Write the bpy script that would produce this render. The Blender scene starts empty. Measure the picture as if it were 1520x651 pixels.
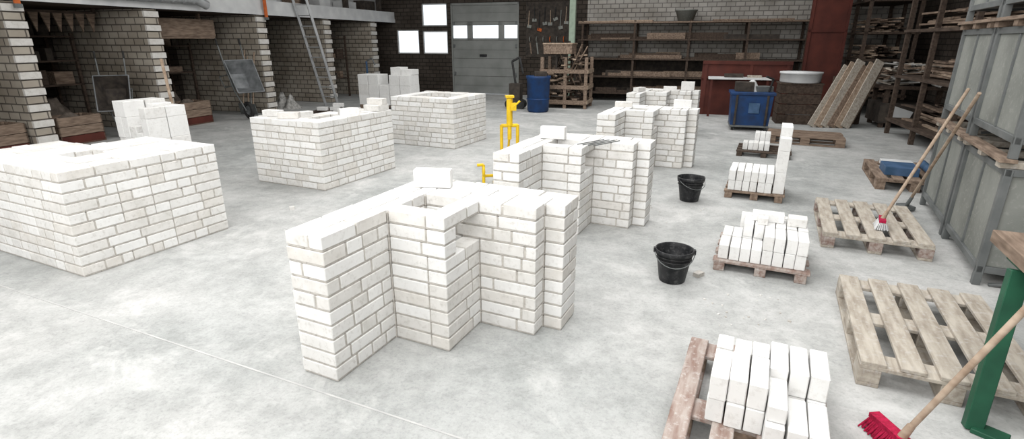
import bpy, math, random
from mathutils import Vector, Matrix, Euler
random.seed(7)
sc = bpy.context.scene
try:
    sc.view_settings.view_transform = 'Standard'
except Exception as e:
    print(e)

# ------------------------------------------------------------ materials
def mat(name, c1, c2=None, scale=8.0, rough=0.85, metal=0.0, bump=0.0, detail=6.0, lo=0.35, hi=0.65, stretch=None, emit=0.0, spec=0.25, grime=None):
    m = bpy.data.materials.new(name); m.use_nodes = True
    nt = m.node_tree; b = nt.nodes['Principled BSDF']
    b.inputs['Roughness'].default_value = rough
    b.inputs['Metallic'].default_value = metal
    b.inputs['Specular IOR Level'].default_value = spec
    if c2 is None: c2 = tuple(x*0.8 for x in c1)
    tc = nt.nodes.new('ShaderNodeTexCoord'); mp = nt.nodes.new('ShaderNodeMapping')
    if stretch: mp.inputs['Scale'].default_value = stretch
    nt.links.new(tc.outputs['Object'], mp.inputs['Vector'])
    n = nt.nodes.new('ShaderNodeTexNoise'); n.inputs['Scale'].default_value = scale; n.inputs['Detail'].default_value = detail
    nt.links.new(mp.outputs['Vector'], n.inputs['Vector'])
    r = nt.nodes.new('ShaderNodeValToRGB')
    r.color_ramp.elements[0].position = lo; r.color_ramp.elements[1].position = hi
    r.color_ramp.elements[0].color = (*c1, 1); r.color_ramp.elements[1].color = (*c2, 1)
    nt.links.new(n.outputs['Fac'], r.inputs['Fac'])
    out = r.outputs['Color']
    if grime:
        n2 = nt.nodes.new('ShaderNodeTexNoise'); n2.inputs['Scale'].default_value = 28; n2.inputs['Detail'].default_value = 8; n2.inputs['Roughness'].default_value = 0.7
        nt.links.new(tc.outputs['Object'], n2.inputs['Vector'])
        r2 = nt.nodes.new('ShaderNodeValToRGB'); r2.color_ramp.elements[0].position = 0.52; r2.color_ramp.elements[1].position = 0.74
        nt.links.new(n2.outputs['Fac'], r2.inputs['Fac'])
        mx = nt.nodes.new('ShaderNodeMixRGB'); nt.links.new(r2.outputs['Color'], mx.inputs[0]); nt.links.new(out, mx.inputs[1]); mx.inputs[2].default_value = (*grime, 1)
        out = mx.outputs[0]
    nt.links.new(out, b.inputs['Base Color'])
    if emit > 0:
        b.inputs['Emission Color'].default_value = (*c1, 1); b.inputs['Emission Strength'].default_value = emit
    if bump > 0:
        bp = nt.nodes.new('ShaderNodeBump'); bp.inputs['Strength'].default_value = bump; bp.inputs['Distance'].default_value = 0.01
        nt.links.new(n.outputs['Fac'], bp.inputs['Height']); nt.links.new(bp.outputs['Normal'], b.inputs['Normal'])
    return m

def brickmat(name, c1, c2, mortar, bw=0.25, rh=0.125, ms=0.012):
    m = bpy.data.materials.new(name); m.use_nodes = True
    nt = m.node_tree; b = nt.nodes['Principled BSDF']; b.inputs['Roughness'].default_value = 0.9; b.inputs['Specular IOR Level'].default_value = .2
    tc = nt.nodes.new('ShaderNodeTexCoord'); sp = nt.nodes.new('ShaderNodeSeparateXYZ')
    nt.links.new(tc.outputs['Object'], sp.inputs[0])
    ad = nt.nodes.new('ShaderNodeMath'); ad.operation = 'ADD'
    nt.links.new(sp.outputs[0], ad.inputs[0]); nt.links.new(sp.outputs[1], ad.inputs[1])
    cb = nt.nodes.new('ShaderNodeCombineXYZ')
    nt.links.new(ad.outputs[0], cb.inputs[0]); nt.links.new(sp.outputs[2], cb.inputs[1])
    bt = nt.nodes.new('ShaderNodeTexBrick'); bt.inputs['Scale'].default_value = 1.0
    bt.inputs['Brick Width'].default_value = bw; bt.inputs['Row Height'].default_value = rh
    bt.inputs['Mortar Size'].default_value = ms; bt.inputs['Mortar Smooth'].default_value = 0.1
    bt.inputs['Color1'].default_value = (*c1, 1); bt.inputs['Color2'].default_value = (*c2, 1); bt.inputs['Mortar'].default_value = (*mortar, 1)
    nt.links.new(cb.outputs[0], bt.inputs['Vector'])
    n = nt.nodes.new('ShaderNodeTexNoise'); n.inputs['Scale'].default_value = 1.3; n.inputs['Detail'].default_value = 6
    nt.links.new(tc.outputs['Object'], n.inputs['Vector'])
    r = nt.nodes.new('ShaderNodeValToRGB'); r.color_ramp.elements[0].position=.35; r.color_ramp.elements[1].position=.65
    r.color_ramp.elements[0].color=(.62,.60,.57,1); r.color_ramp.elements[1].color=(1,1,1,1)
    nt.links.new(n.outputs['Fac'], r.inputs['Fac'])
    mx = nt.nodes.new('ShaderNodeMixRGB'); mx.blend_type='MULTIPLY'; mx.inputs[0].default_value=1
    nt.links.new(bt.outputs['Color'], mx.inputs[1]); nt.links.new(r.outputs['Color'], mx.inputs[2])
    nt.links.new(mx.outputs[0], b.inputs['Base Color'])
    bp = nt.nodes.new('ShaderNodeBump'); bp.inputs['Strength'].default_value = 0.5; bp.inputs['Distance'].default_value = 0.01; bp.invert = True
    nt.links.new(bt.outputs['Fac'], bp.inputs['Height']); nt.links.new(bp.outputs['Normal'], b.inputs['Normal'])
    return m

GR=(.50,.485,.455)
BR = [mat('limestone_brick_a', (0.735,0.73,0.715), (0.655,0.65,0.635), 6, bump=0.4, grime=GR),
      mat('limestone_brick_b', (0.70,0.69,0.67), (0.61,0.60,0.575), 9, bump=0.4, grime=GR),
      mat('limestone_brick_c', (0.77,0.77,0.76), (0.71,0.71,0.70), 5, bump=0.35, grime=(.60,.59,.57)),
      mat('limestone_brick_d', (0.62,0.60,0.565), (0.69,0.675,0.65), 11, bump=0.4, grime=GR)]
MORTAR = mat('mortar', (0.53,0.505,0.47), (0.40,0.38,0.35), 30, bump=0.8)
WOODL = mat('pallet_wood_pale', (0.47,0.43,0.37), (0.30,0.26,0.215), 5, stretch=(6,1,6), bump=0.3, grime=(.50,.48,.46))
WOODM = mat('pallet_wood_brown', (0.28,0.21,0.16), (0.14,0.10,0.075), 5, stretch=(6,1,6), bump=0.3)
WOODR = mat('pallet_wood_dusty_red', (0.22,0.145,0.12), (0.38,0.33,0.30), 5, stretch=(6,1,6), bump=0.3, grime=(.50,.48,.46))
WOODD = mat('dark_wood', (0.09,0.065,0.05), (0.045,0.032,0.025), 5, stretch=(5,1,5))
PINE = mat('lumber', (0.42,0.335,0.26), (0.27,0.195,0.14), 4, stretch=(5,1,5))
BLACKP = mat('black_plastic', (0.012,0.013,0.015), (0.03,0.03,0.032), 20, rough=0.45, grime=(.10,.10,.10))
MORTARD = mat('dried_mortar', (0.50,0.49,0.47), (0.22,0.22,0.21), 14, rough=0.9)
YEL = mat('yellow_paint', (0.80,0.54,0.02), (0.62,0.40,0.02), 10, rough=0.45)
RED = mat('red_bristle', (0.45,0.01,0.06), (0.25,0.005,0.03), 60, rough=0.8)
REDP = mat('red_brown_panel', (0.105,0.028,0.020), (0.065,0.018,0.014), 3, rough=0.7)
GREEN = mat('green_steel', (0.02,0.10,0.055), (0.015,0.07,0.04), 8, rough=0.5)
PGREEN = mat('pale_green_paint', (0.35,0.44,0.35), (0.27,0.34,0.27), 8, rough=0.6)
BLUE = mat('blue_plastic', (0.012,0.05,0.16), (0.015,0.035,0.09), 6, rough=0.5)
BLUEL = mat('faded_blue_plastic', (0.07,0.13,0.24), (0.035,0.08,0.15), 6, rough=0.5)
STEEL = mat('grey_sheet_steel', (0.27,0.28,0.26), (0.19,0.20,0.185), 2.5, rough=0.6, metal=0.2, grime=(.34,.34,.32))
STEELD = mat('steel_frame', (0.13,0.14,0.14), (0.19,0.20,0.20), 5, rough=0.5, metal=0.3)
ALU = mat('aluminium', (0.50,0.51,0.52), (0.40,0.41,0.42), 8, rough=0.45, metal=0.5)
ZINC = mat('zinc_tray', (0.26,0.27,0.28), (0.14,0.15,0.155), 6, rough=0.6, metal=0.3)
RUBBER = mat('rubber', (0.02,0.02,0.02), (0.04,0.04,0.04), 10, rough=0.8)
SAND = mat('dark_sand', (0.15,0.125,0.105), (0.075,0.062,0.052), 12, bump=0.8)
WHITEP = mat('white_board', (0.66,0.67,0.67), (0.54,0.55,0.56), 3)
DOORM = mat('sectional_door_grey', (0.27,0.28,0.27), (0.21,0.22,0.21), 2, rough=0.7)
DARK = mat('dark_clutter', (0.035,0.03,0.027), (0.07,0.058,0.048), 10)
ORANGE = mat('orange_strap', (0.6,0.15,0.04), (0.45,0.10,0.03), 10)
GLASS = mat('daylight_window_pane', (0.86,0.92,0.97), (0.80,0.88,0.95), 2, emit=1.1)
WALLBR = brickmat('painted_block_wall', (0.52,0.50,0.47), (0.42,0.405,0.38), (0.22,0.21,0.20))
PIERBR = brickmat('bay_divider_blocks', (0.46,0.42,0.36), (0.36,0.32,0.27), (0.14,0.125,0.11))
WALLDK = brickmat('dark_block_wall', (0.085,0.07,0.06), (0.06,0.05,0.042), (0.03,0.026,0.022))  # very dark brown blocks for side walls and left part of back wall

# ------------------------------------------------------------ mesh builder
class MB:
    def __init__(s): s.v=[]; s.f=[]; s.m=[]; s.mats=[]; s.sm=[]
    def mi(s, m):
        if m not in s.mats: s.mats.append(m)
        return s.mats.index(m)
    def add(s, vs, fs, m, smooth=False):
        o=len(s.v); s.v += [Vector(v) for v in vs]
        k=s.mi(m)
        for f in fs: s.f.append([o+i for i in f]); s.m.append(k); s.sm.append(smooth)
    def box(s, c, d, m, R=None):
        hx,hy,hz=d[0]/2,d[1]/2,d[2]/2
        vs=[Vector((x*hx,y*hy,z*hz)) for x in(-1,1) for y in(-1,1) for z in(-1,1)]
        if R is not None: vs=[R@v for v in vs]
        c=Vector(c); vs=[v+c for v in vs]
        s.add(vs,[(0,1,3,2),(4,6,7,5),(0,4,5,1),(2,3,7,6),(0,2,6,4),(1,5,7,3)],m)
    def bx(s, x0,x1,y0,y1,z0,z1,m): s.box(((x0+x1)/2,(y0+y1)/2,(z0+z1)/2),(abs(x1-x0),abs(y1-y0),abs(z1-z0)),m)
    def beam(s,p,q,w,h,m,up=(0,0,1)):
        p=Vector(p);q=Vector(q);d=q-p;L=d.length;z=d.normalized()
        u=Vector(up)
        if abs(z.dot(u.normalized()))>0.98:u=Vector((0,1,0))
        x=u.cross(z).normalized();y=z.cross(x)
        R=Matrix((x,y,z)).transposed()
        s.box((p+q)/2,(w,h,L),m,R)
    def tube(s,p,q,r1,m,r2=None,n=12,cap=True):
        if r2 is None:r2=r1
        p=Vector(p);q=Vector(q);z=(q-p).normalized()
        u=Vector((0,0,1)) if abs(z.z)<0.95 else Vector((1,0,0))
        x=u.cross(z).normalized();y=z.cross(x)
        vs=[]
        for (c,r) in((p,r1),(q,r2)):
            for i in range(n):
                a=2*math.pi*i/n; vs.append(c+x*math.cos(a)*r+y*math.sin(a)*r)
        s.add(vs,[(i,(i+1)%n,n+(i+1)%n,n+i) for i in range(n)],m,True)
        if cap:
            s.add(vs[:n],[tuple(range(n))[::-1]],m); s.add(vs[n:],[tuple(range(n))],m)
    def path(s,pts,r,m,n=8):
        for a,b in zip(pts,pts[1:]): s.tube(a,b,r,m,n=n)
    def lathe(s,prof,m,n=28,c=(0,0,0)):
        vs=[]
        for (r,z) in prof:
            for i in range(n):
                a=2*math.pi*i/n; vs.append((c[0]+r*math.cos(a),c[1]+r*math.sin(a),c[2]+z))
        fs=[]
        for k in range(len(prof)-1):
            for i in range(n): fs.append((k*n+i,k*n+(i+1)%n,(k+1)*n+(i+1)%n,(k+1)*n+i))
        s.add(vs,fs,m,True)
    def torus(s,c,R,r,m,axis='x',n=24,k=8):
        vs=[];fs=[]
        for i in range(n):
            a=2*math.pi*i/n
            for j in range(k):
                b=2*math.pi*j/k; rr=R+r*math.cos(b); h=r*math.sin(b)
                p=(h,rr*math.cos(a),rr*math.sin(a)) if axis=='x' else (rr*math.cos(a),rr*math.sin(a),h)
                vs.append((c[0]+p[0],c[1]+p[1],c[2]+p[2]))
        for i in range(n):
            for j in range(k): fs.append((i*k+j,((i+1)%n)*k+j,((i+1)%n)*k+(j+1)%k,i*k+(j+1)%k))
        s.add(vs,fs,m,True)
    def heap(s,cx,cy,rx,ry,h,m,n=18,k=6,z0=0,jit=0.12):
        vs=[(cx,cy,z0+h)];fs=[]
        for j in range(1,k+1):
            t=j/k
            for i in range(n):
                a=2*math.pi*i/n; w=1+random.uniform(-jit,jit)
                vs.append((cx+rx*t*w*math.cos(a),cy+ry*t*w*math.sin(a),z0+h*(math.cos(t*math.pi)*0.5+0.5)*(1+random.uniform(-jit,jit))))
        for i in range(n): fs.append((0,1+i,1+(i+1)%n))
        for j in range(k-1):
            for i in range(n): fs.append((1+j*n+i,1+(j+1)*n+i,1+(j+1)*n+(i+1)%n,1+j*n+(i+1)%n))
        s.add(vs,fs,m,True)
    def done(s,name,loc=(0,0,0),yaw=0.0,bevel=0.0):
        me=bpy.data.meshes.new(name)
        me.from_pydata([tuple(v) for v in s.v],[],s.f)
        for m in s.mats: me.materials.append(m)
        for i,p in enumerate(me.polygons): p.material_index=s.m[i]; p.use_smooth=s.sm[i]
        me.update()
        ob=bpy.data.objects.new(name,me); sc.collection.objects.link(ob)
        ob.location=(loc[0],loc[1],loc[2] if len(loc)>2 else 0); ob.rotation_euler=(0,0,yaw)
        if bevel>0:
            b=ob.modifiers.new('bevel','BEVEL'); b.width=bevel; b.segments=1; b.limit_method='ANGLE'
        return ob

SY = math.radians(-25.5)   # yaw of the exercise walls
RY = math.radians(-18.0)   # yaw of the hall
N=(math.cos(RY),math.sin(RY)); Rr=(-math.sin(RY),math.cos(RY)); O=(-7.55,8.83)
BS=1.075
def RM(a,b,z=0):
    if b>0: b*=BS
    return (O[0]+a*N[0]+b*Rr[0], O[1]+a*N[1]+b*Rr[1], z)
SA=(-math.sin(SY),math.cos(SY)); SB=(math.cos(SY),math.sin(SY))

# ------------------------------------------------------------ brick walls
CELL=0.125; CH=0.0815; NC=10
def rect(x0,x1,y0,y1): return {(x,y) for x in range(x0,x1) for y in range(y0,y1)}
def rbrick(): return random.choices(BR,[4,3,3.5,1.4])[0]
def brickwall(name, plan, origin, courses=NC, extra=None):
    mb=MB()
    for c in range(courses):
        cells=plan(c)
        if not cells: continue
        top=(c==courses-1)
        par=c%2; left=set(cells); bricks=[]
        for cell in sorted(cells,key=(lambda k:(k[1],k[0])) if par==0 else (lambda k:(k[0],k[1]))):
            if cell not in left: continue
            x,y=cell; left.discard(cell)
            opts=[(1,0),(0,1)] if par==0 else [(0,1),(1,0)]
            if random.random()<0.12: opts.reverse()
            got=None
            for dx,dy in opts:
                if (x+dx,y+dy) in left: got=(dx,dy); break
            if got: left.discard((x+got[0],y+got[1])); bricks.append((x,y,x+1+got[0],y+1+got[1]))
            else: bricks.append((x,y,x+1,y+1))
        bxl=set();byl=set()
        for (x,y) in cells:
            if (x-1,y) not in cells:bxl.add(x)
            if (x+1,y) not in cells:bxl.add(x+1)
            if (x,y-1) not in cells:byl.add(y)
            if (x,y+1) not in cells:byl.add(y+1)
        sh=[0.0,0.03,0.05,-0.035][c%4]; sh2=[0.04,0.0,-0.03,0.045][c%4]
        fx=lambda k:k*CELL+(0 if k in bxl else sh)
        fy=lambda k:k*CELL+(0 if k in byl else sh2)
        z0=c*CH
        for (x0,y0,x1,y1) in bricks:
            j=lambda:random.uniform(-0.0012,0.0012)
            X0,X1,Y0,Y1=fx(x0),fx(x1),fy(y0),fy(y1)
            gi,go=0.0068,0.0035
            a0=go if x0 in bxl else gi; a1=go if x1 in bxl else gi; b0=go if y0 in byl else gi; b1=go if y1 in byl else gi
            X0+=a0;X1-=a1;Y0+=b0;Y1-=b1
            Rz=Matrix.Rotation(random.uniform(-0.009,0.009)*(1.5 if top else 1),3,'Z')
            dz=random.uniform(-.004,.004) if top else 0
            mb.box(((X0+X1)/2+j(),(Y0+Y1)/2+j(),z0+0.0125+(CH-0.0125+dz)/2),(X1-X0,Y1-Y0,CH-0.013+dz),rbrick(),Rz)
        for (x,y) in cells:
            i=0.0075
            mb.bx(x*CELL+(i if (x-1,y) not in cells else 0),(x+1)*CELL-(i if (x+1,y) not in cells else 0),
                  y*CELL+(i if (x,y-1) not in cells else 0),(y+1)*CELL-(i if (x,y+1) not in cells else 0),z0,z0+CH-(.016 if top else .003),MORTAR)
    if extra: extra(mb)
    return mb.done(name,origin,SY,bevel=0.0035)

def pier_plan(c):
    s=rect(0,2,0,10)|rect(2,5,4,5)|rect(4,5,5,7)|rect(2,8,7,8)|rect(2,9,8,10)
    if c in(7,8): s-=rect(4,5,5,7)
    return s
def lb(mb,x,y,z,dx=0.24,dy=0.115,dz=0.072,r=0.0,m=None):
    mb.box((x,y,z+dz/2),(dx,dy,dz),m or rbrick(),Matrix.Rotation(r,3,'Z'))
T=NC*CH
S1=(-1.14,2.503);S2=(-0.166,4.46);S3=(1.096,6.976);S4=(2.05,9.80)
brickwall('chimney_brick_wall',pier_plan,S1,extra=lambda mb:lb(mb,0.21,1.03,T+.002,0.24,0.072,0.115,0.35,BR[2]))
def ex2(mb):
    lb(mb,0.22,0.85,T+.002,0.24,0.08,0.115,0.1,BR[2])
    for i in range(4): mb.tube((0.55+0.05*i,0.6,T+0.012),(0.70+0.05*i,0.92,T+0.016),0.006,STEELD,n=6)
brickwall('chimney_brick_wall',pier_plan,S2,extra=ex2)
brickwall('chimney_brick_wall',pier_plan,S3,extra=lambda mb:(lb(mb,0.12,0.9,T,r=0.2),lb(mb,0.9,1.1,T,0.24,0.08,0.115,0.1)))
brickwall('chimney_brick_wall',pier_plan,S4,extra=lambda mb:(lb(mb,0.12,0.5,T,r=1.2),lb(mb,0.6,0.95,T,r=0.2),lb(mb,0.9,1.1,T,0.24,0.12,0.16,0.1)))
def l1(c):
    return (rect(-12,0,0,10)-rect(-6,-4,3,5))-rect(-12,-8,6,10)
brickwall('box_brick_wall',l1,(-3.25,3.71))
def l2(c):
    s=rect(-9,0,0,11)-rect(-7,-2,2,9)
    if c==NC-1: s-= (rect(-9,-6,4,11)|rect(-5,-2,9,11))
    return s
def e2(mb):
    lb(mb,-0.95,0.22,T,r=0.1); lb(mb,-1.0,0.75,T-CH,r=1.4);lb(mb,-0.45,1.2,T-CH,0.24,0.24,0.08,0.4);lb(mb,-0.15,0.7,T,0.24,0.115,0.08,0.9)
    lb(mb,-0.14,1.22,T,0.24,0.24,0.08,0.05);lb(mb,-0.14,1.24,T+0.08,0.24,0.115,0.08,0.1);lb(mb,-0.6,0.15,T,r=0.5)
brickwall('box_brick_wall',l2,(-2.235,6.173),extra=e2)
brickwall('box_brick_wall',lambda c:rect(-10,0,0,9)-rect(-8,-2,2,7),(-0.951,8.763))

# ------------------------------------------------------------ pallets
def pallet_geo(mb,wood,nx=5,W=0.8,L=1.2,blk=None,x0=0,y0=0,z0=0):
    sw=0.118 if nx==5 else 0.10
    for i in range(nx):
        x=x0+i*(W-sw)/(nx-1); ww=sw+random.uniform(-0.01,0.008)
        mb.box((x+sw/2,y0+L/2,z0+0.133+random.uniform(-.002,.002)),(ww,L+random.uniform(-.01,.01),0.022),wood,Matrix.Rotation(random.uniform(-0.006,0.006),3,'Z'))
    for y in (0,(L-.145)/2,L-0.145):
        mb.bx(x0,x0+W,y0+y,y0+y+0.145,z0+0.1,z0+0.122,wood)
        for x in (0,(W-.1)/2,W-0.1): mb.bx(x0+x,x0+x+0.1,y0+y,y0+y+0.145,z0+0.022,z0+0.1,blk or wood)
    for x in (0,(W-.1)/2,W-0.1): mb.bx(x0+x,x0+x+0.1,y0,y0+L,z0,z0+0.022,wood)
def pallet(name,loc,yaw,wood,blk=None,extra=None,**k):
    mb=MB(); pallet_geo(mb,wood,blk=blk,**k)
    if extra: extra(mb)
    return mb.done(name,loc,yaw,bevel=0.003)
pallet('euro_pallet',(2.700,4.36),SY,WOODL,WOODR)
pallet('euro_pallet',(1.805,2.39),SY,WOODL,WOODL)
pallet('euro_pallet',(4.83,10.1),SY-math.pi/2,WOODM,WOODM)

def bpile(name,loc,yaw,base,boxes,base_fn=None,post=None):
    mb=MB()
    if base_fn: base_fn(mb)
    for (x0,x1,y0,y1,z0,z1) in boxes:
        j=random.uniform(-0.003,0.003)
        mb.box(((x0+x1)/2+j,(y0+y1)/2+random.uniform(-.006,.006),(z0+z1)/2),(x1-x0-0.004,y1-y0-0.004,z1-z0-0.001),random.choice([BR[0],BR[2],BR[2]]),Matrix.Rotation(random.uniform(-.012,.012),3,'Z'))
    if post: post(mb)
    return mb.done(name,loc,yaw,bevel=0.004)
# near pile
P=0.144; bx=[]
for i in range(6):
    x=0.15+i*0.077
    if i<3:
        for k in range(2): bx.append((x,x+.075,.49,.73,P+k*.117,P+k*.117+.116)); bx.append((x,x+.075,.735,.86,P+k*.117,P+k*.117+.116))
    else:
        for k in range(2): bx.append((x,x+.075,.66,.90,P+k*.117,P+k*.117+.116))
        bx.append((x,x+.075,.41,.65,P,P+.116))
        if i==3: bx.append((x,x+.075,.44,.66,P+.117,P+.19))
bpile('brick_stack_on_pallet',(0.488,1.55),SY,0,bx,lambda mb:pallet_geo(mb,WOODR,nx=4,W=.64,blk=WOODM))
# mid pile
bx=[];B=0.09
for i in range(8):
    x=0.0+i*0.077
    for k in range(2 if i not in(0,1) else 1): bx.append((x,x+.075,.30,.54,B+k*.115,B+(k+1)*.115))
    for k in range(2 if i>=4 else 1): bx.append((x,x+.075,.03,.27,B+k*.115,B+(k+1)*.115))
bx+= [(.12,.36,.56,.64,B,B+.115),(.12,.36,.56,.64,B+.115,B+.23),(.38,.62,.56,.64,B,B+.115),(.38,.62,.56,.64,B+.115,B+.23),(.2,.44,.40,.51,B+.23,B+.30),(.46,.6,.36,.48,B+.23,B+.30),(.25,.33,.30,.38,B+.23,B+.29)]
def lowbase(w,d,wood):
    def f(mb):
        for i in range(4): mb.bx(-.03,w,0+i*(d-.1)/3,0.1+i*(d-.1)/3,0.066,0.089,wood)
        for x in(-.02,w/2-.05,w-.1): mb.bx(x,x+.08,0,d,0,0.066,wood)
    return f
bpile('brick_stack_on_pallet',(1.60,3.86),SY,0,bx,lowbase(.65,.7,WOODR))
# L-shaped pile
bx=[];B=0.09
for i in range(6):
    x=i*.077
    for r in range(2):
        for k in range(2): bx.append((x,x+.075,.02+r*.245,.26+r*.245,B+k*.115,B+(k+1)*.115))
for r in range(7):
    for k in range(3): bx.append((.47,.585,.05+r*.076,.05+r*.076+.075,B+k*.24,B+(k+1)*.24 if not(k==2 and r<2) else B+(k+1)*.24-.1))
bpile('brick_stack_on_pallet',(2.46,5.91),SY,0,bx,lowbase(.6,.7,WOODM))
bx=[]
for i in range(5):
    bx.append((0.05+i*.077,.125+i*.077,.1,.34,.09,.205))
    if i>1: bx.append((0.05+i*.077,.125+i*.077,.4,.64,.09,.32))
bpile('brick_stack_on_pallet',(3.53,8.25),SY,0,bx,lowbase(.75,.7,WOODD))
# behind left box wall
bx=[]
hs=[[.90,.90,.62,.55,.84],[.90,.90,.86,.84,.84]]
for r in range(2):
    for i in range(5):
        z=P
        while z<P+hs[r][i]-.05:
            h=min(.24,P+hs[r][i]-z); bx.append((i*.12,.117+i*.12,r*.245+.05,r*.245+.29,z,z+h)); z+=.24
bpile('brick_stack_on_pallet',(-4.70,6.30),SY,0,bx,lambda mb:pallet_geo(mb,WOODM,nx=4,L=.7,W=.64),lambda mb:mb.tube((.14,.72,0),(.15,.64,1.5),.018,PINE))
bx=[]
for i in range(5):
    for k in range(3):
        if not(i==2 and k==2): bx.append((i*.3,i*.3+.29,0,.5,P+k*.25,P+(k+1)*.25))
bx+= [(.9,1.19,.1,.5,P+.75,P+.93),(1.2,1.49,.1,.5,P+.75,P+.88)]
bpile('aerated_block_stack',(-3.95,14.1),RY,0,bx,lambda mb:pallet_geo(mb,WOODM,W=1.5,L=.8))
bpile('brick_stack_on_pallet',(-4.75,12.5),SY+.3,0,[(.1,.34,.3,.42,P,P+.08),(.4,.64,.35,.6,P,P+.08),(.45,.69,.4,.52,P+.08,P+.16),(.9,1.14,.2,.44,P,P+.08),(.6,.84,.1,.2,P,P+.08)],lambda mb:pallet_geo(mb,WOODD,W=1.4,L=.9))
def ex(mb):
    mb.bx(.1,.45,.2,.6,P,P+.10,BLUEL); mb.bx(.15,.5,.65,1.0,P,P+.06,WHITEP); mb.tube((.6,.2,P+.05),(.6,.9,P+.05),.05,BLUEL)
pallet('euro_pallet',(4.41,6.28),SY,WOODM,WOODM,ex)

# ------------------------------------------------------------ buckets
def bucket(loc,s=1.0,yaw=0,m=BLACKP):
    mb=MB()
    mb.lathe([(0.001,0.0),(.105,0),(.11,.01),(.148,.255),(.158,.255),(.160,.275),(.162,.29),(.155,.292),(.150,.285),(.142,.25),(.106,.012),(.001,.012)],m)
    mb.lathe([(.001,.05),(.112,.05),(.118,.07)],MORTARD)
    for k in (.20,.23): mb.lathe([(.1405+(k-.2)*.15,k),(.150,k+.004),(.1425+(k-.2)*.15,k+.008)],m)
    pts=[(.165*math.cos(t),.165*math.sin(t)*-0.98,.27-.10*math.sin(t)) for t in [math.pi*i/12 for i in range(13)]]
    mb.path(pts,.004,STEELD,6)
    for sx in(-1,1): mb.box((sx*.163,0,.27),(.02,.04,.04),m)
    mb.v=[v*s for v in mb.v]
    return mb.done('mortar_bucket',loc,yaw)
bucket((2.0,5.80),.93,.3); bucket((1.205,3.68),.87,-.2)

# ------------------------------------------------------------ yellow prop
mb=MB()
mb.tube((0,0,.72),(0,0,1.05),.038,YEL); mb.tube((0,0,.55),(0,0,.8),.026,YEL)
mb.box((0,0,1.07),(.10,.10,.025),YEL); mb.box((.04,-.03,.95),(.07,.06,.09),YEL); mb.tube((.04,-.05,.95),(.12,-.05,1.02),.012,YEL)
mb.path([(-.10,0,.72),(.10,0,.72)],.022,YEL)
for sx in(-1,1):
    mb.path([(sx*.10,0,.73),(sx*.10,0,.40),(sx*.16,.0,0.02)],.021,YEL)
mb.path([(-.1,0,.42),(.1,0,.42)],.014,YEL); mb.path([(0,0,.6),(0,.35,.02)],.015,YEL)
mb.box((0,0,.01),(.42,.08,.02),YEL)
mb.path([(-.16,0,.1),(-.34,-.1,.12),(-.34,-.1,.26),(-.42,-.1,.26)],.019,YEL); mb.torus((-.34,-.1,.18),.05,.016,YEL,'x')
mb.path([(-.34,-.1,.12),(-.34,-.1,.0)],.02,YEL)
mb.done('yellow_support_stand',(-0.03,6.6),0.15)

# ------------------------------------------------------------ steel containers
def crate(mb,x0,y0,z0,W,L,H):
    p=.05
    for x in(x0,x0+W-p):
        for y in(y0,y0+L-p): mb.bx(x,x+p,y,y+p,z0,z0+H,STEELD)
    zb=z0+.1
    for (za,zc_) in((zb,zb+.05),(z0+H-.05,z0+H-.001)):
        mb.bx(x0,x0+W,y0+.005,y0+p-.01,za,zc_,STEELD);mb.bx(x0,x0+W,y0+L-p+.01,y0+L-.005,za,zc_,STEELD)
        mb.bx(x0+.005,x0+p-.01,y0,y0+L,za,zc_,STEELD);mb.bx(x0+W-p+.01,x0+W-.005,y0,y0+L,za,zc_,STEELD)
    mb.bx(x0+.025,x0+.035,y0+p,y0+L-p,zb+.05,z0+H-.05,STEEL);mb.bx(x0+W-.035,x0+W-.025,y0+p,y0+L-p,zb+.05,z0+H-.05,STEEL)
    mb.bx(x0+p,x0+W-p,y0+.025,y0+.035,zb+.05,z0+H-.05,STEEL);mb.bx(x0+p,x0+W-p,y0+L-.035,y0+L-.025,zb+.05,z0+H-.05,STEEL)
    mb.bx(x0+p,x0+W-p,y0+p,y0+L-p,zb+.02,zb+.04,STEEL)
    mb.bx(x0+.012,x0+.03,y0+L/2-.015,y0+L/2+.015,zb+.05,z0+H-.05,STEELD)
    mb.beam((x0+.1,y0+.02,z0+.01),(x0+W*.5,y0+.02,z0+.12),.03,.02,STEELD)
CY=math.radians(-28.2)
def crates(name,loc,L):
    mb=MB(); z=0
    for k in range(3):
        crate(mb,0,0,z,1.2,L,.87); z+=.87
        if k<2:
            for y in(0.03,L/2-.05,L-.13): mb.bx(-.03,1.22,y,y+.1,z,z+.045,WOODL if k==0 else WOODM)
            mb.bx(-.05,.05,-.02,L+.02,z+.045,z+.07,WOODM); mb.bx(1.1,1.2,-.02,L+.02,z+.045,z+.07,WOODM)
            z+=.071
    return mb.done(name,loc,CY,bevel=.002)
crates('stacked_steel_container',(3.40,3.60),1.14)
crates('stacked_steel_container',(3.40+1.20*math.sin(-CY),3.60+1.20*math.cos(CY)),1.14)

# ------------------------------------------------------------ brooms
def broom(name,headc,hd,tip,bristle,headm,L=.34,sp=.09):
    mb=MB(); h=Vector(headc); d=Vector(hd).normalized(); t=Vector(tip)
    side=d.cross(Vector((0,0,1))).normalized(); R=Matrix((d,side,Vector((0,0,1)))).transposed()
    mb.box(h+Vector((0,0,.075)),(L,.05,.022),headm,R)
    for i in range(34):
        for j in range(6):
            o=h+d*((i/33-.5)*(L-.02))+side*((j/5-.5)*.045)
            o2=h+d*((i/33-.5)*(L+.03))+side*((j/5-.5)*sp)
            mb.tube(o2+Vector((random.uniform(-.008,.008),random.uniform(-.008,.008),.003)),o+Vector((0,0,.065)),.004,bristle,.005,5,False)
    mb.tube(h+Vector((0,0,.08)),t,.0135,PINE,n=10)
    hdir=(t-h).normalized(); mb.tube(h+Vector((0,0,.07)),h+Vector((0,0,.08))+hdir*.07,.02,PINE,.016)
    return mb.done(name)
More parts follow.
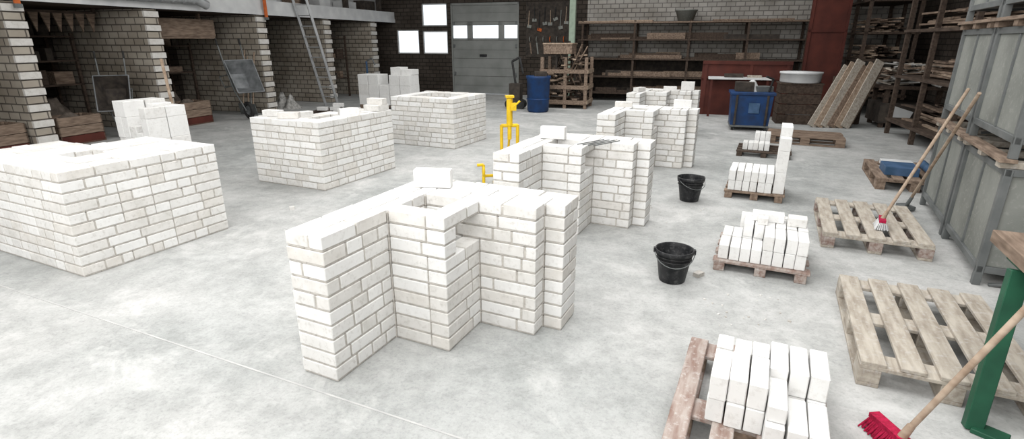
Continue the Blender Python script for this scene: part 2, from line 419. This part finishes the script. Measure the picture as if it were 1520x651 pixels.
broom('push_broom',(1.69,1.90,0),(-.10,1,0),(2.05,1.775,1.02),RED,RED,.32,.10)
broom('push_broom',(3.253,4.45,.149),(.5,.8,0),(3.90,4.68,1.32),WHITEP,RED,.18)
mb=MB(); mb.tube((4.2,5.45,.03),(3.66,4.28,1.32),.014,PINE); mb.box((4.2,5.45,.03),(.10,.16,.04),STEELD); mb.tube((4.2,5.45,.03),(4.137,5.31,.18),.02,STEELD,.016)
mb.done('long_handled_scraper')

# ------------------------------------------------------------ workbench
mb=MB(); WO=(2.34,2.45)
mb.bx(0,1.3,-.72,0,.78,.84,WOODM); mb.bx(.06,1.28,-.66,-.06,.72,.78,GREEN)
mb.bx(1.15,1.22,-.66,-.6,0,.73,GREEN); mb.bx(1.15,1.22,-.12,-.06,0,.73,GREEN)
def inv(wx,wy,z,o=WO):
    dx,dy=wx-o[0],wy-o[1]; return (dx*SB[0]+dy*SB[1],dx*SA[0]+dy*SA[1],z)
mb.beam(inv(2.14,2.05,0),inv(2.235,2.16,.75),.07,.055,GREEN)
mb.beam(inv(2.14,2.05,.012),inv(2.22,1.95,.012),.09,.024,GREEN)
mb.bx(.34,1.14,-.64,-.60,.05,.70,STEEL)
mb.bx(.34,.37,-.60,-.50,.02,.70,STEEL)
mb.done('workbench',WO,SY,bevel=.003)

# ------------------------------------------------------------ hall shell
A0,A1,B0,B1,HC=-2.6,15.3,-7.2,10.5,4.8
def roombox(name,a0,a1,b0,b1,z0,z1,m):
    r0=b0*BS if b0>0 else b0; r1=b1*BS if b1>0 else b1
    mb=MB(); mb.bx(0,a1-a0,0,r1-r0,z0,z1,m); return mb.done(name,RM(a0,b0),RY)
fm=bpy.data.materials.new('dusty_concrete');fm.use_nodes=True;nt=fm.node_tree;b=nt.nodes['Principled BSDF'];b.inputs['Roughness'].default_value=1.0;b.inputs['Specular IOR Level'].default_value=.03
tc=nt.nodes.new('ShaderNodeTexCoord')
def noise(s,d,dist=0,rough=.6):
    n=nt.nodes.new('ShaderNodeTexNoise');n.inputs['Scale'].default_value=s;n.inputs['Detail'].default_value=d;n.inputs['Distortion'].default_value=dist;n.inputs['Roughness'].default_value=rough
    nt.links.new(tc.outputs['Object'],n.inputs['Vector']);return n
def ramp(src,p0,c0,p1,c1):
    r=nt.nodes.new('ShaderNodeValToRGB');r.color_ramp.elements[0].position=p0;r.color_ramp.elements[1].position=p1
    r.color_ramp.elements[0].color=(*c0,1);r.color_ramp.elements[1].color=(*c1,1);nt.links.new(src,r.inputs['Fac']);return r
def mix(t,f,a,bb):
    m=nt.nodes.new('ShaderNodeMixRGB');m.blend_type=t
    if isinstance(f,float): m.inputs[0].default_value=f
    else: nt.links.new(f,m.inputs[0])
    nt.links.new(a,m.inputs[1]);nt.links.new(bb,m.inputs[2]);return m
r1=ramp(noise(.4,4,.0).outputs['Fac'],.35,(.385,.395,.39),.62,(.49,.49,.483))
r2=ramp(noise(1.8,12,.15,.74).outputs['Fac'],.42,(.84,.85,.845),.58,(1.06,1.06,1.06))
r3=ramp(noise(8,10,.1,.82).outputs['Fac'],.42,(.86,.86,.86),.56,(1.02,1.02,1.02))
r4=ramp(noise(48,6,0,.8).outputs['Fac'],.36,(.70,.70,.70),.5,(1,1,1))
m1=mix('MULTIPLY',1.0,r1.outputs[0],r2.outputs[0]);m2=mix('MULTIPLY',.8,m1.outputs[0],r3.outputs[0]);m3=mix('MULTIPLY',.6,m2.outputs[0],r4.outputs[0])
# sparse whitish smears of mortar dust
r5=ramp(noise(1.1,9,.6,.72).outputs['Fac'],.56,(0,0,0),.70,(.75,.75,.75))
dust=nt.nodes.new('ShaderNodeRGB');dust.outputs[0].default_value=(.60,.60,.59,1)
m4=mix('MIX',r5.outputs[0],m3.outputs[0],dust.outputs[0])
nt.links.new(m4.outputs[0],b.inputs['Base Color'])
bp=nt.nodes.new('ShaderNodeBump');bp.inputs['Strength'].default_value=.25;bp.inputs['Distance'].default_value=.01
nt.links.new(noise(25,6).outputs['Fac'],bp.inputs['Height']);nt.links.new(bp.outputs['Normal'],b.inputs['Normal'])
roombox('floor',A0,A1,B0,B1,-.12,0,fm)
roombox('ceiling',A0,A1,B0,B1,HC,HC+.15,mat('ceiling_panel',(.5,.5,.49),(.42,.42,.41),1))
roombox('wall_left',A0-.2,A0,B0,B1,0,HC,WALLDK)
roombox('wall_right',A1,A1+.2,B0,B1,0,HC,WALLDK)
mb=MB(); mb.bx(0,A1-A0,0,.2,0,HC,WALLBR); mb.done('wall_front',RM(A0,B0-.2),RY)
# back wall with openings
mb=MB(); D0,D1=2.13,4.50
ops=[(.08,.93,1.28,2.06),(1.07,2.0,1.28,2.02),(1.07,2.0,2.17,2.88)]
def col(x0,x1,holes,m):
    z=0
    for (h0,h1) in holes:
        if h0>z: mb.bx(x0-A0,x1-A0,0,.25,z,h0,m)
        z=h1
    mb.bx(x0-A0,x1-A0,0,.25,z,HC,m)
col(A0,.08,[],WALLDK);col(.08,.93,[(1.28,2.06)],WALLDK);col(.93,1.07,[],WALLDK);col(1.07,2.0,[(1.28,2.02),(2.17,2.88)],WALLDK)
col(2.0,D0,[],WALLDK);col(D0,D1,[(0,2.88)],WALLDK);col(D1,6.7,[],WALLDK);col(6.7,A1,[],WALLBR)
mb.done('wall_back',RM(A0,B1),RY)
for i,(a,b_,z0,z1) in enumerate(ops[:3]):
    mb=MB(); w=b_-a
    mb.bx(.03,w-.03,.08,.10,z0+.03,z1-.03,GLASS)
    for (x0,x1,za,zb) in((0,.04,z0,z1),(w-.04,w,z0,z1),(0,w,z0,z0+.04),(0,w,z1-.04,z1)): mb.bx(x0,x1,.04,.12,za,zb,WHITEP)
    mb.done('window_%d'%(i+1),RM(a,B1),RY)
mb=MB(); w=D1-D0
for k in range(5):
    z0=k*.575
    if k==3:
        for (x0,x1) in((0,.06),(.56,.76),(1.66,1.86),(2.31,w)): mb.bx(x0,x1,.05,.10,z0,z0+.565,DOORM)
        mb.bx(0,w,.05,.10,z0,z0+.06,DOORM);mb.bx(0,w,.05,.10,z0+.46,z0+.565,DOORM)
        mb.bx(.06,2.31,.07,.08,z0+.06,z0+.46,GLASS)
    else:
        mb.bx(0,w,.05,.10,z0,z0+.565,DOORM)
        mb.bx(.02,w-.02,.035,.05,z0+.27,z0+.30,DOORM)
    mb.bx(0,w,.07,.09,z0+.56,z0+.58,DARK)
mb.bx(0,.05,.01,.05,0,2.87,DOORM);mb.bx(w-.05,w,.01,.05,0,2.87,DOORM);mb.bx(0,w,.01,.05,2.80,2.87,DOORM)
mb.bx(1.0,1.25,.02,.05,1.2,1.28,BLACKP)
for z in(.6,1.5,2.2): mb.bx(.05,.12,.0,.05,z,z+.1,STEELD);mb.bx(w-.12,w-.05,.0,.05,z,z+.1,STEELD)
mb.done('door_1',RM(D0,B1),RY)
for i,bb in enumerate([-2.7,-.3,1.85,4.5,6.85,9.1]):
    mb=MB(); mb.bx(0,2.6,0,.3,0,2.28,PIERBR)
    for c in range(0,18): 
        d=.03 if c%2 else .0
        mb.bx(2.6,2.62+d,.0,.3,c*.125+.01,c*.125+.115,BR[3] if c%2 else PIERBR)
    mb.done('wall_bay_divider' if i==0 else 'wall_bay_divider.%03d'%i,RM(A0,bb),RY,bevel=.004)
# mezzanine
ML=11.28+2.7
mb=MB(); mb.bx(.01,2.62,0,ML,2.29,2.42,WOODD)
mb.bx(2.50,2.66,0,ML,2.29,2.40,WHITEP); mb.bx(2.52,2.64,0,ML,2.40,2.62,WHITEP)
mb.bx(1.9,2.0,0,ML,2.62,3.6,WHITEP)
for k in range(8): mb.bx(2.45,2.6,.2+k*1.85,.3+k*1.85,2.6,3.7,DARK)
mb.bx(2.5,2.55,0,ML,3.3,3.36,STEELD)
for k in range(12):
    y=.4+k*1.1; mb.bx(2.05,2.4,y,y+random.uniform(.4,.9),2.62,2.62+random.uniform(.2,.7),random.choice([WHITEP,WOODM,DARK,WHITEP]))
mb.done('mezzanine_platform',RM(A0,-2.7),RY)
mb=MB(); mb.tube((0,0,0),(0,2.1,0),.09,ALU,n=16)
for k in range(9): mb.tube((0,.08+k*.24,0),(0,.11+k*.24,0),.10,ALU,n=16)
mb.tube((0,2.1,0),(0,2.35,-.1),.09,ALU)
for y in (.3,1.6): mb.bx(-.12,-.05,y,y+.04,-.02,.06,STEELD)
mb.done('ventilation_duct',RM(.20,.9,2.50),RY)
for b_ in(-.15,4.7):
    mb=MB(); mb.bx(0,.03,0,.08,2.2,3.1,ORANGE);mb.bx(-.01,.04,-.01,.09,2.18,2.24,STEELD); mb.done('orange_strap',RM(.10,b_),RY)

# bay contents
def shelf(name,a0,a1,b0,b1,levels,m,items=True,itm=(WOODM,DARK,WOODD,DARK)):
    mb=MB(); W=a1-a0;L=b1-b0;top=levels[-1]
    for x in(0,W-.05):
        for y in(0,L-.05): mb.bx(x,x+.05,y,y+.05,0,top+.05,m)
    for z in levels:
        mb.bx(0,W,0,L,z-.03,z,m)
        if items:
            y=.1
            while y<L-.3:
                w=random.uniform(.12,.5); mb.bx(.08,W-.1,y,min(y+w,L-.06),z,z+random.uniform(.05,.28),random.choice(itm)); y+=w+random.uniform(.03,.2)
    return mb.done(name,RM(a0,b0),RY)
shelf('storage_shelf',-2.5,-1.7,.1,1.8,[.9,1.35,1.8],WOODD)
shelf('storage_shelf',-2.5,-1.7,2.3,4.3,[1.0,1.6],WOODD)
shelf('storage_shelf',-2.5,-1.7,-2.2,-.4,[.6,1.1,1.6],WOODD)
shelf('storage_shelf',-2.5,-1.8,4.9,6.6,[.8,1.3,1.8],WOODD)
for (a,b_,rx,ry,h,m) in((-1.2,.75,.4,.6,.7,SAND),(-1.15,3.0,.42,.55,.6,SAND),(-1.25,5.6,.4,.5,.45,SAND),(-1.1,-1.4,.45,.7,.7,SAND)):
    mb=MB(); mb.heap(0,0,rx,ry,h,m); mb.done('sand_heap',RM(a,b_),RY)
for (a,b_) in((-.58,.10),(-.55,2.30),(-.58,-1.1)):
    mb=MB()
    W,L,H=.5,.75,.48
    for k in range(3):
        z=k*.16+.005
        mb.bx(0,W,0,.025,z,z+.15,WOODM);mb.bx(0,W,L-.025,L,z,z+.15,WOODM);mb.bx(0,.025,0,L,z,z+.15,WOODM);mb.bx(W-.025,W,0,L,z,z+.15,WOODM if k else REDP)
    mb.bx(0,W,0,L,.0,.03,WOODM)
    for x in(.03,W-.07):
        for y in(.03,L-.07): mb.bx(x,x+.04,y,y+.04,0,H,WOODM)
    mb.heap(W/2,L/2,.2,.33,.15,SAND,z0=.38)
    mb.done('timber_crate',RM(a,b_),RY,bevel=.002)
mb=MB()
mb.bx(0,.05,0,1.8,2.18,2.22,WOODD)
for k in range(9):
    y=.06+k*.195; mb.add([(0,y,2.18),(0,y+.16,2.18),(0,y+.08,1.86),(.03,y,2.18),(.03,y+.16,2.18),(.03,y+.08,1.86)],[(0,2,1),(3,4,5),(0,1,4,3),(1,2,5,4),(2,0,3,5)],WOODM)
for y in(.02,1.74): mb.bx(0,.05,y,y+.05,2.2,2.29,WOODD)
mb.done('hanging_wood_templates',RM(-1.0,.02),RY)
mb=MB(); mb.bx(0,.7,0,1.5,1.75,1.80,WOODM);mb.bx(.68,.72,0,1.5,1.8,2.15,WOODM);mb.bx(0,.04,0,1.5,1.8,2.15,WOODM);
for y in(.0,1.44): mb.bx(.3,.36,y,y+.06,1.8,2.29,WOODM)
mb.bx(.1,.6,.1,1.4,1.8,2.0,DARK)
mb.done('hanging_timber_box',RM(-1.2,2.4),RY)

def wheelbarrow(loc,yaw,tilt=0.0,tm=ZINC,s=1.0):
    mb=MB()
    top=[(-.32,-.30,.62),(.32,-.30,.62),(.30,.48,.62),(-.30,.48,.62)]
    bot=[(-.20,-.12,.32),(.20,-.12,.32),(.18,.25,.32),(-.18,.25,.32)]
    vs=top+bot; ins=[(x*.96,y*.96+.005,z) for x,y,z in top]+[(x*.94,y*.94,z+.012) for x,y,z in bot]
    mb.add(vs,[(0,1,5,4),(1,2,6,5),(2,3,7,6),(3,0,4,7),(4,5,6,7)],tm)
    mb.add(ins,[(4,5,1,0),(5,6,2,1),(6,7,3,2),(7,4,0,3),(7,6,5,4)],tm)
    mb.path([*top,top[0]],.014,ZINC)
    for sx in(-1,1):
        mb.path([(sx*.06,.72,.2),(sx*.19,.25,.29),(sx*.24,-.3,.42),(sx*.26,-.85,.55)],.016,STEELD)
        mb.tube((sx*.26,-.72,.52),(sx*.26,-.87,.555),.02,RUBBER)
        mb.path([(sx*.21,-.1,.36),(sx*.24,-.22,.02),(sx*.22,.05,.02),(sx*.20,.15,.3)],.013,STEELD)
    mb.torus((0,.72,.2),.16,.04,RUBBER,'x'); mb.tube((-.025,.72,.2),(.025,.72,.2),.10,ZINC,n=16); mb.tube((-.08,.72,.2),(.08,.72,.2),.012,STEELD)
    M=Matrix.Rotation(tilt,4,'X')
    mb.v=[M@v*s for v in mb.v]; mz=min(v.z for v in mb.v); mb.v=[v-Vector((0,0,mz)) for v in mb.v]
    return mb.done('wheelbarrow',loc,yaw)
wheelbarrow(RM(-.15,3.75),RY-1.9,-1.05)
wheelbarrow(RM(-.42,1.42),RY-2.4,-1.15,DARK,.85)
mb=MB()
for (x,y,tx,ty,h) in((0,0,.05,.28,1.5),(.12,.05,.1,.28,1.35),(.3,0,.32,.28,1.45)):
    mb.tube((x,y,.12),(tx,ty,h),.016,PINE); mb.box((x,y,.13),(.2,.02,.26),STEELD,Matrix.Rotation(.2,3,'X'))
mb.done('leaning_shovels',RM(-.45,4.2),RY)
mb=MB()
for i in range(7): mb.heap(random.uniform(-.25,.25),random.uniform(-.25,.25),.2,.25,random.uniform(.15,.4),MORTARD,n=10,k=4,jit=.25)
mb.done('cement_rubble_heap',RM(-.25,5.5),RY)

# ladder
mb=MB(); pb=Vector(RM(.55,6.2,0)); pt=Vector(RM(.22,5.6,3.35))
rdir=(pt-pb)
sd=Vector(( .93,-.2,0)).normalized()*.19
for s_ in(-1,1): mb.beam(pb+sd*s_,pt+sd*s_,.03,.065,ALU)
for k in range(1,13):
    c=pb+rdir*(k/13); mb.tube(c-sd,c+sd,.015,ALU,n=8)
mb.done('aluminium_ladder')

mb=MB(); mb.tube((0,0,.05),(0,0,1.1),.03,BLUEL);mb.box((0,0,.03),(.5,.35,.06),STEELD);mb.path([(0,0,1.1),(.2,0,1.2),(.3,0,1.0)],.02,STEELD);mb.box((0,0,.45),(.25,.2,.3),DARK)
mb.done('hand_pump',RM(.3,8.3),RY)
shelf('storage_shelf',-1.6,-.6,7.5,8.7,[.6,1.2,1.8],WOODD)

# tool board
mb=MB(); mb.bx(0,1.5,-.02,.0,1.2,2.85,DARK)
for k in range(8):
    x=.12+k*.17; L=random.uniform(.35,.6); z=2.7 if k%2 else 2.6
    mb.tube((x,-.05,z),(x+random.uniform(-.03,.03),-.05,z-L),.016,random.choice([PINE,STEEL,RUBBER]),n=6)
    mb.box((x,-.05,z-L),(.14,.02,.09),random.choice([STEEL,STEEL,ORANGE]),Matrix.Rotation(random.uniform(-.4,.4),3,'Y'))
for k in range(6):
    x=.15+k*.22; mb.torus((x,-.04,1.75),.08,.014,random.choice([RUBBER,STEEL,ORANGE]),'x',n=12,k=5); mb.beam((x,-.04,1.65),(x+.05,-.04,1.3),.04,.02,random.choice([WOODM,STEEL]))
mb.done('tool_board',RM(4.75,B1-.02),RY)
mb=MB(); mb.bx(0,.17,0,.13,0,3.2,PGREEN); mb.bx(-.04,.21,-.04,.17,0,.02,PGREEN); mb.done('green_steel_post',RM(6.42,9.3),RY)

# centre-back lumber crate
mb=MB()
CW=1.25
for x in(0,CW/2,CW-.08):
    for y in(0,.8): mb.bx(x,x+.08,y,y+.08,0,1.30,WOODM)
for z in(.12,.5,.9): 
    mb.bx(0,CW,-.02,.0,z,z+.1,WOODM);mb.bx(0,CW,.88,.9,z,z+.1,WOODM);mb.bx(-.02,0,0,.88,z,z+.1,WOODM);mb.bx(CW,CW+.02,0,.88,z,z+.1,PINE)
mb.bx(0,CW,0,.88,.1,.13,WOODM)
for k in range(66):
    z=.15+k*.019; x=random.uniform(.15,CW-.15)
    mb.box((x,.44+random.uniform(-.2,.2),z),(random.uniform(.05,.16),random.uniform(.5,.9),.03),random.choice([PINE,WOODM,WOODD]),Matrix.Rotation(random.uniform(-.5,.5),3,'Z'))
for k in range(12): mb.beam((random.uniform(.1,CW-.1),random.uniform(.1,.8),.3),(random.uniform(0,CW),random.uniform(0,.8),random.uniform(1.4,1.7)),.05,.025,random.choice([PINE,WOODM,DARK]))
mb.bx(.05,.8,.1,.7,1.38,1.64,WOODM); mb.bx(.03,.82,.08,.72,1.62,1.65,PINE)
mb.done('scrap_lumber_crate',(0.75,14.6),RY)
mb=MB()
mb.lathe([(.001,0),(.24,0),(.27,.05),(.29,.8),(.31,.82),(.31,.88),(.28,.88),(.26,.8),(.24,.1),(.001,.1)],BLUE,n=20); mb.lathe([(.275,.3),(.30,.32),(.28,.34)],BLUE,n=20)
mb.box((.05,.0,.92),(.3,.35,.12),DARK)
mb.done('blue_barrel',(0.66,13.75),0)
mb=MB(); mb.box((0,0,.4),(.3,.25,.5),DARK); mb.path([(0,0,.6),(-.1,0,1.2),(.1,0,1.3),(.2,0,.9)],.03,RUBBER); mb.tube((-.15,-.13,.12),(-.15,.13,.12),.12,RUBBER,n=16); mb.tube((.15,-.13,.12),(.15,.13,.12),.12,RUBBER,n=16)
mb.done('wet_vacuum',(0.1,14.4),RY)

# big back shelf
mb=MB(); W=6.0
for x in(0,1.5,3.0,4.5,5.94): mb.bx(x,x+.06,0,.06,0,2.25,WOODD);mb.bx(x,x+.06,.8,.86,0,2.25,WOODD)
for z in(.25,.72,1.22,1.75,2.22): mb.bx(-.1,W+.1,-.03,.86,z-.04,z,WOODM if z>2 else WOODD)
for z in(.25,.72,1.22,1.75):
    for k in range(12): 
        x=random.uniform(0,4.4); mb.bx(x,x+random.uniform(.6,1.5),.1+.055*k,.15+.055*k,z,z+random.uniform(.03,.18),random.choice([WOODD,WOODM,DARK,WOODM,PINE]))
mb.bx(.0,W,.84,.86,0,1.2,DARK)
mb.bx(1.0,2.0,.0,.5,2.22,2.26,PINE); mb.bx(-.1,1.2,.0,.4,2.22,2.25,PINE); mb.bx(3.6,5.6,-.05,.5,2.22,2.26,WOODM)
mb.done('lumber_shelf_rack',RM(6.72,9.62),RY)
mb=MB(); mb.lathe([(.001,0),(.2,0),(.29,.27),(.31,.27),(.31,.30),(.28,.30),(.19,.02),(.001,.02)],STEEL,n=24);mb.done('zinc_tub',RM(9.6,9.95,2.225),0)
mb=MB(); mb.bx(0,.82,0,.08,0,3.8,REDP); mb.bx(0,.06,-.03,.0,0,3.8,REDP);mb.bx(.76,.82,-.03,.0,0,3.8,REDP)
mb.bx(.0,.82,-.03,.0,1.9,1.96,REDP)
mb.done('red_brown_partition',RM(12.47,8.4),RY)
mb=MB(); BW=1.95
mb.bx(0,BW,0,.05,.0,1.25,REDP);mb.bx(0,BW,0,.7,.80,.85,REDP)
for x in(0.05,1.05,BW-.12): mb.bx(x,x+.07,-.02,.03,0,1.25,REDP);mb.bx(x,x+.07,.62,.69,0,.8,REDP)
mb.bx(.0,BW,-.03,.0,1.18,1.26,REDP)
mb.bx(.15,1.5,-.45,.0,.86,.90,WHITEP);mb.bx(.2,.25,-.4,-.35,0,.86,REDP);mb.bx(1.4,1.45,-.4,-.35,0,.86,REDP)
mb.bx(.5,.9,-.35,-.1,.9,.98,DARK); mb.bx(1.0,1.3,-.3,-.1,.9,.95,WOODL)
mb.done('red_workshop_bench',(4.57,13.3),RY)
mb=MB(); mb.lathe([(.001,0),(.38,0),(.40,.02),(.40,.18),(.42,.18),(.42,.22),(.001,.23)],WHITEP,n=32)
for k in range(4):
    z=-.86+k*.215
    mb.bx(-.4,.4,-.3,-.27,z,z+.2,WOODD);mb.bx(-.4,-.37,-.27,.3,z,z+.2,WOODD);mb.bx(.37,.4,-.27,.3,z,z+.2,WOODD)
mb.bx(-.42,.42,-.32,.32,-.03,-.001,WOODD)
mb.done('round_white_tub_on_cabinet',(6.20,11.85,.86),RY)
mb=MB()
def taper(mb,w0,d0,w1,d1,z0,z1,m,op=False):
    v=[(-w0/2,-d0/2,z0),(w0/2,-d0/2,z0),(w0/2,d0/2,z0),(-w0/2,d0/2,z0),(-w1/2,-d1/2,z1),(w1/2,-d1/2,z1),(w1/2,d1/2,z1),(-w1/2,d1/2,z1)]
    f=[(3,2,1,0),(0,1,5,4),(1,2,6,5),(2,3,7,6),(3,0,4,7)]
    if not op:f.append((4,5,6,7))
    mb.add(v,f,m)
taper(mb,.70,.58,.76,.64,.10,.70,BLUE); taper(mb,.82,.70,.82,.70,.70,.75,BLUE)
for x in(-.28,.28): mb.bx(x-.02,x+.02,-.345,-.3,.12,.70,DARK)
mb.bx(-.36,.36,-.30,.30,.07,.11,STEELD)
for x in(-.3,.3):
    for y in(-.24,.24): mb.tube((x-.02,y,.05),(x+.02,y,.05),.05,RUBBER,n=14)
mb.box((-.15,0,.84),(.34,.3,.18),DARK);mb.box((.2,.05,.80),(.3,.3,.10),STEELD,Matrix.Rotation(.3,3,'Z'));mb.heap(.0,.1,.22,.2,.22,WHITEP,z0=.75)
mb.path([(.3,-.1,.75),(.34,-.2,1.0),(.2,-.25,1.05)],.02,RUBBER)
mb.box((.05,-.325,.45),(.20,.02,.20),BLUEL,Matrix.Rotation(.06,3,'X'))
mb.done('blue_machine_trolley',(4.80,10.95),RY,bevel=.008)
# leaning planks
mb=MB()
for k in range(6):
    mb.beam((k*.12,-.03*k,.02),(.72+k*.11,.32-.03*k,1.20+.06*((k*7)%3)),.18,.03,[WOODL,PINE,WOODL,WOODM,PINE,WOODL][k],up=(0,-1,.15))
    mb.beam((.07+k*.12,.06-.03*k,.02),(.78+k*.11,.38-.03*k,1.14+.06*((k*5)%3)),.16,.03,WOODM,up=(0,-1,.15))
mb.bx(.55,1.25,.42,.48,0,1.0,WOODD)
mb.done('leaning_planks',(6.22,11.15),0)
# right lumber racks
def lrack(loc,L,levels):
    mb=MB()
    for y in(0,L/2,L-.07):
        for x in(0,1.0): mb.bx(x,x+.07,y,y+.07,0,3.2,WOODD)
    for z in levels:
        mb.bx(-.03,1.1,0,L,z-.05,z,WOODD)
        for k in range(54):
            l=random.uniform(.5,min(1.6,L-.5)); mb.box((random.uniform(.2,.85),random.uniform(l/2+.05,L-l/2-.05),z+.015+(k//6)*.035),(random.uniform(.05,.15),l,.03),random.choice([WOODM,WOODM,WOODD,WOODM,PINE]),Matrix.Rotation(random.uniform(-.15,.15),3,'Z'))
    return mb.done('timber_storage_rack',loc,RY)
lrack(RM(13.6,3.2),2.7,(.3,1.1,1.9,2.6))
lrack(RM(13.6,8.2),2.2,(.5,1.3,1.9,2.6))
mb=MB()
for k in range(80):
    mb.box((random.uniform(-.45,.45),random.uniform(-.35,.35),.86+.005*k),(random.uniform(.08,.2),random.uniform(.2,.45),.025),random.choice([WOODL,MORTARD,WOODM]),Euler((random.uniform(-.3,.3),random.uniform(-.3,.3),random.uniform(0,3))).to_matrix())
for x in(-.5,.4):
    for y in(-.4,.35): mb.bx(x,x+.08,y,y+.08,0,.8,WOODD)
mb.bx(-.6,.6,-.5,.5,.78,.84,WOODD); mb.bx(-.55,.5,-.45,.45,.1,.5,DARK); mb.box((-.2,-.55,.3),(.35,.04,.22),WHITEP,Matrix.Rotation(.3,3,'Y'))
mb.done('offcut_table',(8.2,11.35),RY)

# floor joint and rubble
mb=MB(); mb.beam((-5.86,4.52,.001),(1.17,1.35,.001),.010,.003,mat('joint_filler',(.50,.50,.49),(.40,.40,.40),8),up=(0,0,1)); mb.done('trim_1')
mb=MB()
def chip(x,y,s):
    mb.box((x,y,s*.3),(s*random.uniform(.7,1.6),s,s*.6),random.choice([BR[1],BR[3],MORTAR]),Matrix.Rotation(random.uniform(0,3),3,'Z'))
def chips(n,x0,x1,y0,y1,s0=.005,s1=.014):
    for k in range(n): chip(random.uniform(x0,x1),random.uniform(y0,y1),random.uniform(s0,s1))
chips(14,1.5,2.4,5.0,5.6);chips(20,1.3,1.9,2.9,3.5)
for (x,y,s) in((1.43,3.75,.05),(1.40,4.05,.035)): chip(x,y,s)
mb.done('brick_rubble_chips')
mb=MB()
for (x,y,s) in((-1.52,3.85,.09),(-1.42,3.78,.07),(-1.7,3.95,.05),(-2.35,5.45,.05),(-1.9,4.4,.03)): chip(x,y,s)
chips(8,-2.2,-1.3,3.6,5.6)
mb.done('brick_rubble_chips')

# ------------------------------------------------------------ light
def area(name,a,b_,z,sx,sy,e,tilt=0):
    l=bpy.data.lights.new(name,'AREA');l.shape='RECTANGLE';l.size=sx;l.size_y=sy;l.energy=e;l.color=(1,.99,.975)
    o=bpy.data.objects.new(name,l);o.location=RM(a,b_,z);o.rotation_euler=(tilt,0,RY);sc.collection.objects.link(o)
area('skylight_lamp',8.5,-4.0,4.7,8,3,320)
area('skylight_lamp',8.0,1.0,4.7,8,3,300)
area('skylight_lamp',7.5,5.8,4.7,9,2.5,275)
area('front_fill_lamp',7.0,-7.1,2.8,10,2.6,430,math.radians(84))  # unseen fill added behind the camera to brighten faces turned towards it
w=bpy.data.worlds.new('overcast');sc.world=w;w.use_nodes=True
w.node_tree.nodes['Background'].inputs[0].default_value=(.85,.9,1,1);w.node_tree.nodes['Background'].inputs[1].default_value=1.0

cam=bpy.data.cameras.new('camera');cam.sensor_width=36;cam.lens=793/1520*36
co=bpy.data.objects.new('camera',cam);co.location=(0,0,1.71);co.rotation_euler=(math.radians(90-18.5),0,0)
sc.collection.objects.link(co);sc.camera=co
cam.clip_start=.05
